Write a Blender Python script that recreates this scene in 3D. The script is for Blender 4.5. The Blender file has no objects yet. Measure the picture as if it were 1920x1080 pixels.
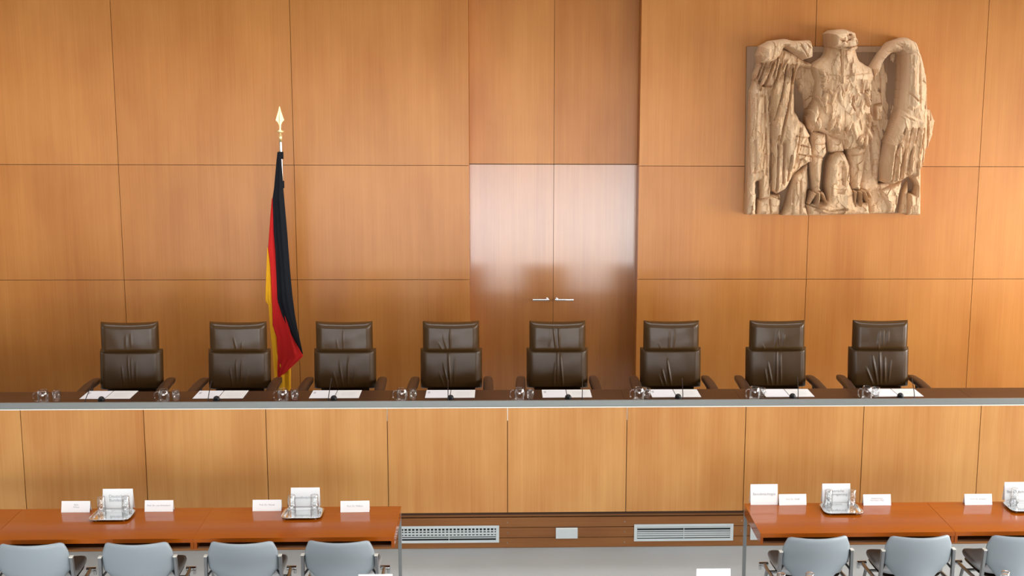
import bpy, math, random
import numpy as np
from mathutils import Vector, Matrix

random.seed(7)
SC = bpy.context.scene
COL = SC.collection
PI = math.pi

# ------------------------------------------------------------------ camera
F, PITCH, YAW, ROLL, CX, CY, CAMH = 2483.35, .17299, .03941, .00525, 1037.6, 551.05, 4.0729
_fw = Vector((math.sin(YAW)*math.cos(PITCH), math.cos(YAW)*math.cos(PITCH), -math.sin(PITCH)))
_rt = Vector((math.cos(YAW), -math.sin(YAW), 0)); _up = _rt.cross(_fw)
_r = _rt*math.cos(ROLL) + _up*math.sin(ROLL); _u = -_rt*math.sin(ROLL) + _up*math.cos(ROLL)
EYE = Vector((0, 0, CAMH))
cam = bpy.data.cameras.new('camera'); co = bpy.data.objects.new('camera', cam); COL.objects.link(co)
cam.sensor_width = 36; cam.lens = F/1920*36
cam.shift_x = (960-CX)/1920; cam.shift_y = (CY-540)/1920
cam.clip_start = .05; cam.clip_end = 200
m = Matrix.Identity(4)
for i in range(3):
    m[i][0] = _r[i]; m[i][1] = _u[i]; m[i][2] = -_fw[i]; m[i][3] = EYE[i]
co.matrix_world = m
SC.camera = co

def at(u, v, y=None, z=None):
    """the point of the room seen at photo pixel (u, v) on the plane y = .. or z = .."""
    d = _fw + _r*((u-CX)/F) - _u*((v-CY)/F)
    t = (y-EYE.y)/d.y if y is not None else (z-EYE.z)/d.z
    return EYE + d*t

# ------------------------------------------------------------------ helpers
class MB:
    def __init__(s): s.v = []; s.f = []; s.sm = []; s.tone = []
    def add(s, vs, fs, smooth=False, tone=0.0):
        b = len(s.v); s.v += [tuple(p) for p in vs]
        for f in fs: s.f.append(tuple(b+i for i in f)); s.sm.append(smooth); s.tone.append(tone)
    def box(s, x0, x1, y0, y1, z0, z1, tone=0.0):
        vs = [(x0,y0,z0),(x1,y0,z0),(x1,y1,z0),(x0,y1,z0),(x0,y0,z1),(x1,y0,z1),(x1,y1,z1),(x0,y1,z1)]
        s.add(vs, [(0,3,2,1),(4,5,6,7),(0,1,5,4),(1,2,6,5),(2,3,7,6),(3,0,4,7)], False, tone)
    def obox(s, c, ax, ay, az):
        """box with centre c and half-axis vectors"""
        c, ax, ay, az = map(Vector, (c, ax, ay, az))
        vs = [c+i*ax+j*ay+k*az for k in (-1,1) for j in (-1,1) for i in (-1,1)]
        s.add(vs, [(0,2,3,1),(4,5,7,6),(0,1,5,4),(1,3,7,5),(3,2,6,7),(2,0,4,6)])
    def tube(s, pts, r, n=10, caps=True, smooth=True):
        pts = [Vector(p) for p in pts]; rs = r if isinstance(r, (list, tuple)) else [r]*len(pts)
        rings = []
        ref = None
        for i, p in enumerate(pts):
            t = (pts[min(i+1, len(pts)-1)] - pts[max(i-1, 0)]).normalized()
            if ref is None:
                ref = Vector((0,0,1)) if abs(t.z) < .9 else Vector((1,0,0))
            a = t.cross(ref).normalized(); b = a.cross(t).normalized(); ref = b
            rings.append([p + (a*math.cos(2*PI*k/n) + b*math.sin(2*PI*k/n))*rs[i] for k in range(n)])
        vs = [q for rg in rings for q in rg]; fs = []
        for i in range(len(pts)-1):
            for k in range(n): fs.append((i*n+k, i*n+(k+1)%n, (i+1)*n+(k+1)%n, (i+1)*n+k))
        s.add(vs, fs, smooth)
        if caps:
            s.add(rings[0], [tuple(range(n))[::-1]]); s.add(rings[-1], [tuple(range(n))])
    def lathe(s, prof, c=(0,0,0), n=28, smooth=True, close=False):
        """prof: list of (radius, z); closed profile when close"""
        vs = [(c[0]+r*math.cos(2*PI*k/n), c[1]+r*math.sin(2*PI*k/n), c[2]+z) for r, z in prof for k in range(n)]
        m_ = len(prof); fs = []
        for i in range(m_ if close else m_-1):
            j = (i+1) % m_
            for k in range(n): fs.append((i*n+k, i*n+(k+1)%n, j*n+(k+1)%n, j*n+k))
        s.add(vs, fs, smooth)
    def loft(s, rings, smooth=True, caps=True):
        n = len(rings[0]); vs = [p for r in rings for p in r]; fs = []
        for i in range(len(rings)-1):
            for k in range(n): fs.append((i*n+k, i*n+(k+1)%n, (i+1)*n+(k+1)%n, (i+1)*n+k))
        s.add(vs, fs, smooth)
        if caps: s.add(rings[0], [tuple(range(n))[::-1]]); s.add(rings[-1], [tuple(range(n))])
    def prism(s, poly, y0, y1):
        """poly in (x, z), extruded along y"""
        n = len(poly)
        vs = [(x, y0, z) for x, z in poly] + [(x, y1, z) for x, z in poly]
        fs = [tuple(range(n)), tuple(range(2*n-1, n-1, -1))] + [(k, k+n, (k+1)%n+n, (k+1)%n) for k in range(n)]
        s.add(vs, fs)
    def build(s, name, mat, parent=None, bevel=0, seg=2, loc=None, fix=True):
        me = bpy.data.meshes.new(name); me.from_pydata(s.v, [], s.f); me.update()
        if any(s.tone):
            a = me.attributes.new('tone', 'FLOAT', 'FACE'); a.data.foreach_set('value', s.tone)
        me.polygons.foreach_set('use_smooth', s.sm)
        me.materials.append(mat)
        if fix:
            import bmesh
            bm = bmesh.new(); bm.from_mesh(me); bmesh.ops.recalc_face_normals(bm, faces=bm.faces); bm.to_mesh(me); bm.free()
        o = bpy.data.objects.new(name, me); COL.objects.link(o)
        if parent: o.parent = parent
        if loc: o.location = loc
        if bevel:
            b = o.modifiers.new('bevel', 'BEVEL'); b.width = bevel; b.segments = seg; b.limit_method = 'ANGLE'
        return o

def tag(o, label, cat, group=None):
    o['label'] = label; o['category'] = cat
    if group: o['group'] = group
    return o
def empty(name, loc=(0,0,0), rz=0):
    o = bpy.data.objects.new(name, None); COL.objects.link(o); o.location = loc; o.rotation_euler = (0,0,rz)
    o.empty_display_size = .1
    return o
def struct(o): o['kind'] = 'structure'; return o
def copy_tree(root, loc, rz=0, label=None, group=None):
    def cp(o, parent):
        c = o.copy(); COL.objects.link(c); c.parent = parent
        for ch in list(o.children): cp(ch, c)
        return c
    r = cp(root, None); r.location = loc; r.rotation_euler = (0,0,rz)
    if label: r['label'] = label
    if group: r['group'] = group
    return r
def text(body, size, mat, parent, loc, rot, name='lettering', align='CENTER'):
    c = bpy.data.curves.new(name, 'FONT'); c.body = body; c.size = size; c.align_x = align; c.align_y = 'CENTER'
    c.space_line = .95; c.materials.append(mat)
    tmp = bpy.data.objects.new(name, c); COL.objects.link(tmp)
    me = bpy.data.meshes.new_from_object(tmp); bpy.data.objects.remove(tmp)
    o = bpy.data.objects.new(name, me); COL.objects.link(o); o.parent = parent; o.location = loc; o.rotation_euler = rot
    return o

# ------------------------------------------------------------------ materials
def mat(name, col, rough=.5, metal=0, coat=0, coat_r=.1, spec=.5, trans=0, ior=1.45):
    m = bpy.data.materials.new(name); m.use_nodes = True
    b = m.node_tree.nodes['Principled BSDF']
    b.inputs['Base Color'].default_value = (*col, 1); b.inputs['Roughness'].default_value = rough
    b.inputs['Metallic'].default_value = metal; b.inputs['Coat Weight'].default_value = coat
    b.inputs['Coat Roughness'].default_value = coat_r; b.inputs['Specular IOR Level'].default_value = spec
    b.inputs['Transmission Weight'].default_value = trans; b.inputs['IOR'].default_value = ior
    return m
def N(m, t, **kw):
    n = m.node_tree.nodes.new(t)
    for k, v in kw.items(): setattr(n, k, v)
    return n
def noise(m, scale, vec, detail=4, rough=.6):
    mp = N(m, 'ShaderNodeMapping'); mp.inputs['Scale'].default_value = vec
    tc = N(m, 'ShaderNodeTexCoord'); m.node_tree.links.new(tc.outputs['Object'], mp.inputs['Vector'])
    n = N(m, 'ShaderNodeTexNoise'); n.inputs['Scale'].default_value = scale; n.inputs['Detail'].default_value = detail
    n.inputs['Roughness'].default_value = rough
    m.node_tree.links.new(mp.outputs['Vector'], n.inputs['Vector'])
    return n.outputs['Fac']
def mth(m, op, a, b):
    n = N(m, 'ShaderNodeMath', operation=op); L = m.node_tree.links
    for i, x in enumerate((a, b)):
        if isinstance(x, (int, float)): n.inputs[i].default_value = x
        else: L.new(x, n.inputs[i])
    return n.outputs[0]
def wood(name, dark, light, rough=.3, coat=0, coat_r=.1, axis='z', fine=.5, spec=.5, tone=True):
    m = mat(name, light, rough, coat=coat, coat_r=coat_r, spec=spec); L = m.node_tree.links
    b = m.node_tree.nodes['Principled BSDF']
    sc = {'z': lambda a, c: (a, a, c), 'x': lambda a, c: (c, a, a)}[axis]
    g = noise(m, 1, sc(70, 1.1), 3, .65); s = noise(m, 1, sc(14, .35), 4, .6); w = noise(m, 1, sc(2.2, .9), 3, .5)
    t = mth(m, 'ADD', mth(m, 'MULTIPLY', mth(m, 'SUBTRACT', g, .5), fine), mth(m, 'ADD', mth(m, 'MULTIPLY', mth(m, 'SUBTRACT', s, .5), .30), mth(m, 'MULTIPLY', mth(m, 'SUBTRACT', w, .5), .55)))
    t = mth(m, 'ADD', t, .55)
    if tone:
        at_ = N(m, 'ShaderNodeAttribute'); at_.attribute_name = 'tone'
        t = mth(m, 'ADD', t, at_.outputs['Fac'])
    r = N(m, 'ShaderNodeValToRGB'); r.color_ramp.elements[0].position = .38; r.color_ramp.elements[1].position = .72
    r.color_ramp.elements[0].color = (*dark, 1); r.color_ramp.elements[1].color = (*light, 1)
    L.new(t, r.inputs['Fac']); L.new(r.outputs['Color'], b.inputs['Base Color'])
    return m

M = {}
M['wall'] = wood('veneer_wall', (.405,.138,.024), (.545,.220,.050), rough=.32, spec=.35, fine=.28)
M['door'] = wood('veneer_door', (.34,.115,.025), (.46,.18,.045), rough=.3, spec=.15, coat=1, coat_r=.2, fine=.28)
M['door'].node_tree.nodes['Principled BSDF'].inputs['Coat IOR'].default_value = 1.6
M['gap'] = mat('dark_joint', (.055,.022,.009), .8)
M['front'] = wood('veneer_bench', (.50,.195,.047), (.66,.33,.105), rough=.42, spec=.35, fine=.25)
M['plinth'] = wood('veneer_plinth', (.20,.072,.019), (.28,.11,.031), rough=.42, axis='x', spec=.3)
M['desk'] = wood('dark_desk_wood', (.055,.022,.009), (.085,.036,.016), rough=.38, axis='x', spec=.3)
M['table'] = wood('table_wood', (.34,.068,.003), (.42,.100,.005), rough=.25, axis='x', fine=.15, spec=.05, coat=.62, coat_r=.09)
M['shelf'] = mat('shelf_wood', (.13,.045,.012), .5)
M['rail'] = mat('grey_rail', (.225,.24,.232), .4, metal=.2)
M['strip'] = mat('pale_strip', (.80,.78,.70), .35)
M['leather'] = mat('brown_leather', (.062,.029,.008), .28, spec=.36)
M['armwood'] = mat('arm_leather', (.060,.026,.012), .42, spec=.4)
M['black'] = mat('black_plastic', (.008,.008,.010), .4)
M['chrome'] = mat('chrome', (.75,.75,.76), .12, metal=1)
M['steel'] = mat('steel', (.33,.34,.34), .32, metal=.85)
M['alu'] = mat('aluminium', (.32,.32,.33), .30, metal=.8)
M['silver'] = mat('silver_tray', (.86,.87,.88), .07, metal=1)
M['brass'] = mat('brass', (.95,.74,.36), .34, metal=.75)
M['paper'] = mat('white_paper', (.91,.92,.95), .7, spec=.2)
M['cream'] = mat('cream_paper', (.89,.89,.87), .7, spec=.2)
M['card'] = mat('white_card', (.87,.87,.87), .6, spec=.3)
M['ink'] = mat('grey_ink', (.36,.38,.40), .7)
M['dkink'] = mat('dark_ink', (.16,.17,.20), .7)
def glass():
    m = bpy.data.materials.new('clear_glass'); m.use_nodes = True; nt = m.node_tree; nt.nodes.clear(); L = nt.links
    t = nt.nodes.new('ShaderNodeBsdfTransparent'); t.inputs['Color'].default_value = (.985,.99,.99,1)
    g = nt.nodes.new('ShaderNodeBsdfGlossy'); g.inputs['Roughness'].default_value = .03
    lw = nt.nodes.new('ShaderNodeLayerWeight'); lw.inputs['Blend'].default_value = .5
    pw = nt.nodes.new('ShaderNodeMath'); pw.operation = 'POWER'; L.new(lw.outputs['Facing'], pw.inputs[0]); pw.inputs[1].default_value = 1.8
    f = nt.nodes.new('ShaderNodeMapRange'); L.new(pw.outputs[0], f.inputs[0]); f.inputs[3].default_value = .07; f.inputs[4].default_value = .95
    x = nt.nodes.new('ShaderNodeMixShader'); o = nt.nodes.new('ShaderNodeOutputMaterial')
    L.new(f.outputs[0], x.inputs[0]); L.new(t.outputs[0], x.inputs[1]); L.new(g.outputs[0], x.inputs[2]); L.new(x.outputs[0], o.inputs['Surface'])
    return m
M['glass'] = glass()
M['vent'] = mat('vent_metal', (.58,.62,.62), .4, metal=.2)
M['void'] = mat('vent_void', (.012,.015,.016), .9)
M['shell'] = mat('grey_shell', (.305,.345,.375), .40, spec=.5)
M['seatpad'] = mat('seat_pad', (.34,.345,.35), .6)
M['seatedge'] = mat('seat_edge', (.035,.020,.014), .5)
M['flagblack'] = mat('flag_black', (.008,.009,.013), .8, spec=.2)
M['flagred'] = mat('flag_red', (.62,.018,.016), .75, spec=.2)
M['flaggold'] = mat('flag_gold', (.90,.44,.015), .75, spec=.2)
M['white'] = mat('ceiling_paint', (.42,.42,.42), .8)
M['plaster'] = mat('wall_paint', (.55,.53,.50), .8)
M['gallerywood'] = mat('gallery_wood', (.22,.10,.045), .6)
M['mullion'] = mat('window_metal', (.20,.20,.20), .4)

M['carpet'] = mat('grey_carpet', (.36,.35,.35), .95, spec=.1)
def carpet(m):
    L = m.node_tree.links; b = m.node_tree.nodes['Principled BSDF']
    n1 = noise(m, 260, (1,1,1), 2, .7); n2 = noise(m, 1.3, (1,1,1), 3, .5)
    t = mth(m, 'ADD', mth(m, 'MULTIPLY', n1, .75), mth(m, 'MULTIPLY', n2, .25))
    r = N(m, 'ShaderNodeValToRGB'); r.color_ramp.elements[0].position = .3; r.color_ramp.elements[1].position = .7
    r.color_ramp.elements[0].color = (.345,.37,.375,1); r.color_ramp.elements[1].color = (.52,.55,.55,1)
    L.new(t, r.inputs['Fac']); L.new(r.outputs['Color'], b.inputs['Base Color'])
    bp = N(m, 'ShaderNodeBump'); bp.inputs['Strength'].default_value = .5; bp.inputs['Distance'].default_value = .004
    L.new(n1, bp.inputs['Height']); L.new(bp.outputs['Normal'], b.inputs['Normal'])
carpet(M['carpet'])
M['eagle'] = wood('carved_limewood', (.50,.30,.15), (.76,.55,.36), rough=.6, spec=.2, fine=.25, tone=False)
M['board'] = wood('backing_limewood', (.24,.14,.075), (.34,.205,.115), rough=.6, spec=.3, tone=False)
def bumpy(m, scale, strength, dist, vec=(1,1,1)):
    L = m.node_tree.links; b = m.node_tree.nodes['Principled BSDF']
    n = noise(m, scale, vec, 3, .6); bp = N(m, 'ShaderNodeBump')
    bp.inputs['Strength'].default_value = strength; bp.inputs['Distance'].default_value = dist
    L.new(n, bp.inputs['Height']); L.new(bp.outputs['Normal'], b.inputs['Normal'])
bumpy(M['leather'], 120, .12, .002)

# ------------------------------------------------------------------ the room
BY = 10.709                      # bench front
WY = 13.5                        # panelled wall
DAIS = .54
XL, XR, ZC = -7.6, 8.2, 6.3
YB, YG = -5.0, 2.3               # back of the gallery, wall below it

b = MB(); b.box(XL, XR, YG-.14, WY+.3, -.12, 0); struct(b.build('floor', M['carpet']))
b = MB(); b.box(XL, XR, BY+.06, WY+.2, .03, DAIS); struct(b.build('floor_platform', M['carpet']))
b = MB(); b.box(XL, XR, YB, WY+.3, ZC, ZC+.15); struct(b.build('ceiling', M['white']))
b = MB(); b.box(XL, XR, YB, YG, 2.38, 2.62); struct(b.build('floor_gallery', M['plaster']))

X0, MOD, ZA, ZB = -3.852, 1.7547, 3.037, 1.8635
DL, DM, DR = -.333, .538, 1.402
b = MB(); G = .0025
rng = random.Random(3)
xs = [X0 + k*MOD for k in range(-3, 8)]
for k in range(len(xs)-1):
    x0, x1 = xs[k], xs[k+1]
    if abs(x0 - (X0+2*MOD)) < .01: continue
    if abs(x1 - (X0+2*MOD)) < .01: x1 = DL
    if abs(x0 - (X0+3*MOD)) < .01: x0 = DR
    x0 = max(x0, XL); x1 = min(x1, XR)
    if x1 <= x0: continue
    for z0, z1 in ((DAIS, ZB), (ZB, ZA), (ZA, 4.95), (4.95, ZC)):
        t = rng.uniform(-.05, .05)
        b.box(x0+(G if x0 != DR else 0), x1-(G if x1 != DL else 0), WY, WY+.02, z0+G, z1-G, t)
RY = WY + .2
for x0, x1 in ((DL, DM), (DM, DR)):          # panels over the double door
    b.box(x0+.002, x1-.002, RY, RY+.02, ZA+.004, ZC, rng.uniform(-.04, .04))
b.box(DL-.02, DL, WY+.02, RY+.02, DAIS, ZC, .01); b.box(DR, DR+.02, WY+.02, RY+.02, DAIS, ZC, .01)
wall_back = struct(b.build('wall_back', M['wall']))
b = MB(); b.box(XL, DL-.02, WY+.021, WY+.06, 0, ZC); b.box(DR+.02, XR, WY+.021, WY+.06, 0, ZC); b.box(DL-.02, DR+.02, RY+.021, RY+.06, 0, ZC)
backer = b.build('backing', M['gap'], wall_back)
for i, (x0, x1, hx) in enumerate(((DL+.001, DM-.002, (.322, .494)), (DM+.002, DR-.001, (.556, .751)))):
    b = MB(); b.box(x0, x1, RY, RY+.02, DAIS+.004, ZA-.004, (-.01, .02)[i])
    d = struct(b.build('door_%d' % (i+1), M['door']))
    h = MB(); zh = 1.622
    h.tube([(hx[0], RY-.055, zh), (hx[1], RY-.055, zh)], .0105, 12)
    hp = hx[1]-.02 if i == 0 else hx[0]+.02
    h.tube([(hp, RY-.055, zh), (hp, RY, zh)], .009, 10); h.lathe([(.0,-.006),(.016,-.006),(.016,.0)], (0,0,0), 20)
    # rose plate
    vs = h.v[-60:]
    h.v[-60:] = [(hp + p[0], RY + p[2], zh + p[1]) for p in vs]
    h.build('door_handle', M['chrome'], d)

def wall_with_windows(name, x, y0, y1, holes, mt):
    """solid wall with rectangular holes (y0, y1, z0, z1)"""
    b = MB(); xa_, xb_ = (x, x+.14) if x > 0 else (x-.14, x)
    ys = sorted({y0, y1} | {h[0] for h in holes} | {h[1] for h in holes})
    for ya, yb in zip(ys, ys[1:]):
        z = 0
        for h in sorted((h for h in holes if h[0] <= ya and h[1] >= yb), key=lambda h: h[2]):
            b.box(xa_, xb_, ya, yb, z, h[2]); z = h[3]
        b.box(xa_, xb_, ya, yb, z, ZC)
    return struct(b.build(name, mt))
LW = [(-4.6, 2.1, .4, 2.3), (-1.5, 1.2, 3.0, 4.6), (2.5, 4.6, 1.2, 4.0), (11.0, 12.3, 1.1, 3.1)]
RH = [(1.0, 4.2, .5, 4.0), (5.6, 7.6, .5, 4.0), (9.3, 12.5, .8, 4.1)]
wall_with_windows('wall_left', XL, YB, WY+.3, LW, M['plaster'])
wall_with_windows('wall_right', XR, YB, WY+.3, RH, M['plaster'])
# rear: wall under the gallery with a glazed front, wall behind the gallery
BW = (-6.2, 4.0, .06, 2.28)
b = MB(); b.box(XL, BW[0], YG-.14, YG, 0, 2.38); b.box(BW[1], XR, YG-.14, YG, 0, 2.38); b.box(BW[0], BW[1], YG-.14, YG, 0, BW[2]); b.box(BW[0], BW[1], YG-.14, YG, BW[3], 2.38)
struct(b.build('wall_under_gallery', M['plaster']))
GW = (-4.5, 7.0, 2.70, 3.75)  # gallery window opening added for frontal light on bench and lower wall
b = MB(); b.box(XL, GW[0], YB-.14, YB, 2.62, ZC); b.box(GW[1], XR, YB-.14, YB, 2.62, ZC); b.box(GW[0], GW[1], YB-.14, YB, 2.62, GW[2]); b.box(GW[0], GW[1], YB-.14, YB, GW[3], ZC)
struct(b.build('wall_rear', M['gallerywood']))
wn = 0
def win_frame(boxes):
    global wn; wn += 1
    b = MB()
    for q in boxes: b.box(*q)
    struct(b.build('window_%d' % wn, M['mullion']))
for x, H_ in ((XL-.07, LW), (XR+.07, RH)):
    for y0, y1, zl, zh in H_:
        win_frame([(x-.03, x+.03, y0, y0+.05, zl, zh), (x-.03, x+.03, y1-.05, y1, zl, zh), (x-.03, x+.03, y0+.05, y1-.05, zl, zl+.05), (x-.03, x+.03, y0+.05, y1-.05, zh-.05, zh)])
win_frame([(x, x+.06, YB-.10, YB-.04, GW[2], GW[3]) for x in (GW[0], -1.6, 1.25, 4.1, GW[1]-.06)])  # mullions of the added gallery opening
win_frame([(x, x+.05, YG-.10, YG-.04, BW[2], BW[3]) for x in (BW[0], -3.9, .8, BW[1]-.05)])

def portal(loc, rot, sx, sy):
    l = bpy.data.lights.new('window_daylight', 'AREA'); l.shape = 'RECTANGLE'; l.size = sx; l.size_y = sy
    l.cycles.is_portal = True
    o = bpy.data.objects.new('window_daylight', l); COL.objects.link(o); o.location = loc; o.rotation_euler = rot
for h in LW: portal((XL-.16, (h[0]+h[1])/2, (h[2]+h[3])/2), (0, -PI/2, 0), h[3]-h[2], h[1]-h[0])
for h in RH: portal((XR+.16, (h[0]+h[1])/2, (h[2]+h[3])/2), (0, PI/2, 0), h[3]-h[2], h[1]-h[0])
portal(((GW[0]+GW[1])/2, YB-.16, (GW[2]+GW[3])/2), (PI/2, 0, 0), GW[1]-GW[0], GW[3]-GW[2])
portal(((BW[0]+BW[1])/2, YG-.16, 1.2), (PI/2, 0, 0), BW[1]-BW[0], 2.16)

def ceiling_fill_light(y, sx_, sy_, power, spread):  # added unseen overhead fill for carpet, table tops and lower wall
    l = bpy.data.lights.new('ceiling_fill_light', 'AREA'); l.shape = 'RECTANGLE'; l.size = sx_; l.size_y = sy_; l.energy = power
    l.spread = math.radians(spread); l.color = (.96, .98, 1.0)
    o = bpy.data.objects.new('ceiling_fill_light', l); COL.objects.link(o); o.location = (.3, y, ZC-.02)
ceiling_fill_light(7.6, 13, 2.0, 120, 105)
ceiling_fill_light(12.5, 13, .7, 54, 75)

# sky: bright overcast, brighter towards the sun's side (+x), dull ground below
w = bpy.data.worlds.new('sky'); SC.world = w; w.use_nodes = True
nt = w.node_tree; bg = nt.nodes['Background']
tc = nt.nodes.new('ShaderNodeTexCoord'); sx = nt.nodes.new('ShaderNodeSeparateXYZ'); nt.links.new(tc.outputs['Generated'], sx.inputs[0])
def wmap(src, a, b_, c, d):
    n = nt.nodes.new('ShaderNodeMapRange'); n.inputs[1].default_value = a; n.inputs[2].default_value = b_; n.inputs[3].default_value = c; n.inputs[4].default_value = d
    nt.links.new(src, n.inputs[0]); return n.outputs[0]
xr_ = nt.nodes.new('ShaderNodeFloatCurve'); nt.links.new(wmap(sx.outputs['X'], -1, 1, 0, 1), xr_.inputs['Value'])
cv = xr_.mapping.curves[0]; cv.points[0].location = (0, .15); cv.points[1].location = (1, .95); cv.points.new(.2, .17); cv.points.new(.38, .55); cv.points.new(.55, .66); xr_.mapping.update()
gx = wmap(xr_.outputs['Value'], 0, 1, 0, 1.7); zr = nt.nodes.new('ShaderNodeValToRGB'); nt.links.new(wmap(sx.outputs['Z'], -1, 1, 0, 1), zr.inputs['Fac'])
for p_, v_ in ((.34, .22), (.385, .4), (.412, .9), (.42, 1.0), (.436, .8), (.447, .48), (.465, .33), (.50, .36), (.515, .60)):      # sunlit paving, shrubs along the horizon, sky
    e_ = zr.color_ramp.elements.new(p_); e_.color = (v_, v_, v_, 1)
zr.color_ramp.elements[0].color = (.2, .2, .2, 1); zr.color_ramp.elements[-1].color = (.67, .67, .67, 1)
gz = zr.outputs['Color']
mu = nt.nodes.new('ShaderNodeMath'); mu.operation = 'MULTIPLY'; nt.links.new(gx, mu.inputs[0]); nt.links.new(gz, mu.inputs[1])
mx = nt.nodes.new('ShaderNodeMath'); mx.operation = 'MULTIPLY'; nt.links.new(mu.outputs[0], mx.inputs[0]); mx.inputs[1].default_value = 13.0
nt.links.new(mx.outputs[0], bg.inputs['Strength'])
cr = nt.nodes.new('ShaderNodeValToRGB'); nt.links.new(wmap(sx.outputs['X'], -1, 1, 0, 1), cr.inputs['Fac'])
cr.color_ramp.elements[0].color = (.78, .90, 1.0, 1); cr.color_ramp.elements[1].color = (1.0, .98, .94, 1)
nt.links.new(cr.outputs['Color'], bg.inputs['Color'])

# ------------------------------------------------------------------ judges' bench
XB = -3.955
ks = list(range(-3, 12))
bench = tag(empty('judges_bench', (XB+4, BY, 0)), 'long veneered bench with dark desktop and pale grey front rail', 'bench')
bx = lambda x: x - (XB+4)
rng = random.Random(5)
for k in ks:
    b = MB(); b.box(bx(XB+k)+.003, bx(XB+k+1)-.003, 0, .02, .327, 1.236, rng.uniform(-.05, .05))
    b.build('front_panel', M['front'], bench)
    b = MB(); b.box(bx(XB+k)+.001, bx(XB+k+1)-.001, .024, .612, 1.20, 1.238, rng.uniform(-.03, .03))
    b.build('desktop_board', M['desk'], bench)
xa, xb_ = bx(XB+ks[0]), bx(XB+ks[-1]+1)
b = MB(); b.box(xa, xb_, .021, .05, .30, 1.199); b.build('core', M['gap'], bench)
b = MB(); b.box(xa, xb_, 0, .022, 1.246, 1.298); b.build('front_rail', M['rail'], bench, .003)
b = MB(); b.box(xa, xb_, -.004, .022, 1.2365, 1.2455); b.build('trim_strip', M['strip'], bench)
for i, k in enumerate((3, 4, 5)):  # pale strips stand in for daylight showing in three panel joints
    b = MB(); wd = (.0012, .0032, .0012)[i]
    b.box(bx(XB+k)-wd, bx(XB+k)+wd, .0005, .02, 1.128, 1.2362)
    b.build('joint_light_strip', M['strip'], bench)
PY = .030
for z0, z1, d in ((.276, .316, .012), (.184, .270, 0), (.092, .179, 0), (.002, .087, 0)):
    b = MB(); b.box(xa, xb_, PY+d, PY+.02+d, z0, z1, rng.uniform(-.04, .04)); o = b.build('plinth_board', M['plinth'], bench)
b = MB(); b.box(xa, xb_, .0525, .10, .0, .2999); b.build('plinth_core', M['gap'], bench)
for k in (4, 5, 6):
    for z in (.227, .136, .045):
        b = MB(); b.tube([(bx(XB+k)-.002, PY-.002, z), (bx(XB+k)-.002, PY+.004, z)], .0045, 8); b.build('screw', M['chrome'], bench)

def vent(x0, x1, label, kind):
    t = tag(empty('vent_grille', ((x0+x1)/2, BY+PY, .127)), label, 'vent', 'ventilation grilles in the bench plinth')
    w, h, fr = (x1-x0)/2, .0755, .023
    b = MB()
    b.box(-w, w, -.008, -.001, h-fr, h); b.box(-w, w, -.008, -.001, -h, -h+fr); b.box(-w, -w+fr+.004, -.008, -.001, -h+fr, h-fr); b.box(w-fr-.004, w, -.008, -.001, -h+fr, h-fr)
    b.build('frame', M['vent'], t, .0015)
    b = MB(); b.box(-w+fr, w-fr, -.0045, -.0012, -h+fr, h-fr); b.build('dark_interior', M['void'], t)
    b = MB(); b.box(-.0025, .0025, -.0125, -.0046, -h+fr, h-fr); b.build('divider', M['vent'], t)
    iw = w-fr-.005
    if kind == 0:
        b = MB()
        for k in range(25):
            x = -iw + (k+.5)*2*iw/25
            b.box(x-.0055, x+.0055, -.0062, -.0046, -.014, h-fr-.001)
        b.build('rear_fin', M['vent'], t)
        rows = ((.0315, .0085, 0), (.009, .0165, .25), (-.0135, .010, 0), (-.031, .008, .2))
    else:
        rows = ((.046, .011, .5), (.020, .009, .1), (.002, .013, .3), (-.016, .014, .3), (-.036, .015, .3))
    b = MB()
    for z, hh, tl in rows:
        b.obox((0, -.0085, z), (iw, 0, 0), (0, .0012*math.cos(tl), .0012*math.sin(tl)), (0, -hh*.5*math.sin(tl)*.35, hh*.5))
    b.build('slat', M['vent'], t)
vent(-.876, -.027, 'grey ventilation grille with dark open slots in the plinth, nearer the flag side', 0)
vent(1.122, 1.973, 'grey ventilation grille with closed slats in the plinth, beside the eagle side table leg', 1)
for x0, x1, z0, z1, lb in ((.454, .641, .081, .179, 'blank pale grey cover plate in the plinth between the two grilles'),
                           (2.119, 2.30, .055, .195, 'pale grey cover plate behind the steel leg of the table under the eagle')):
    t = tag(empty('cover_plate', ((x0+x1)/2, BY+PY, (z0+z1)/2)), lb, 'cover plate')
    b = MB(); b.box(-(x1-x0)/2, (x1-x0)/2, -.009, -.001, -(z1-z0)/2, (z1-z0)/2); b.build('plate', M['vent'], t, .003)
    b = MB(); b.box(-(x1-x0)/2+.006, (x1-x0)/2-.006, -.0105, -.0092, (z1-z0)/2-.010, (z1-z0)/2-.004); b.build('lid_edge', M['strip'], t)

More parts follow.
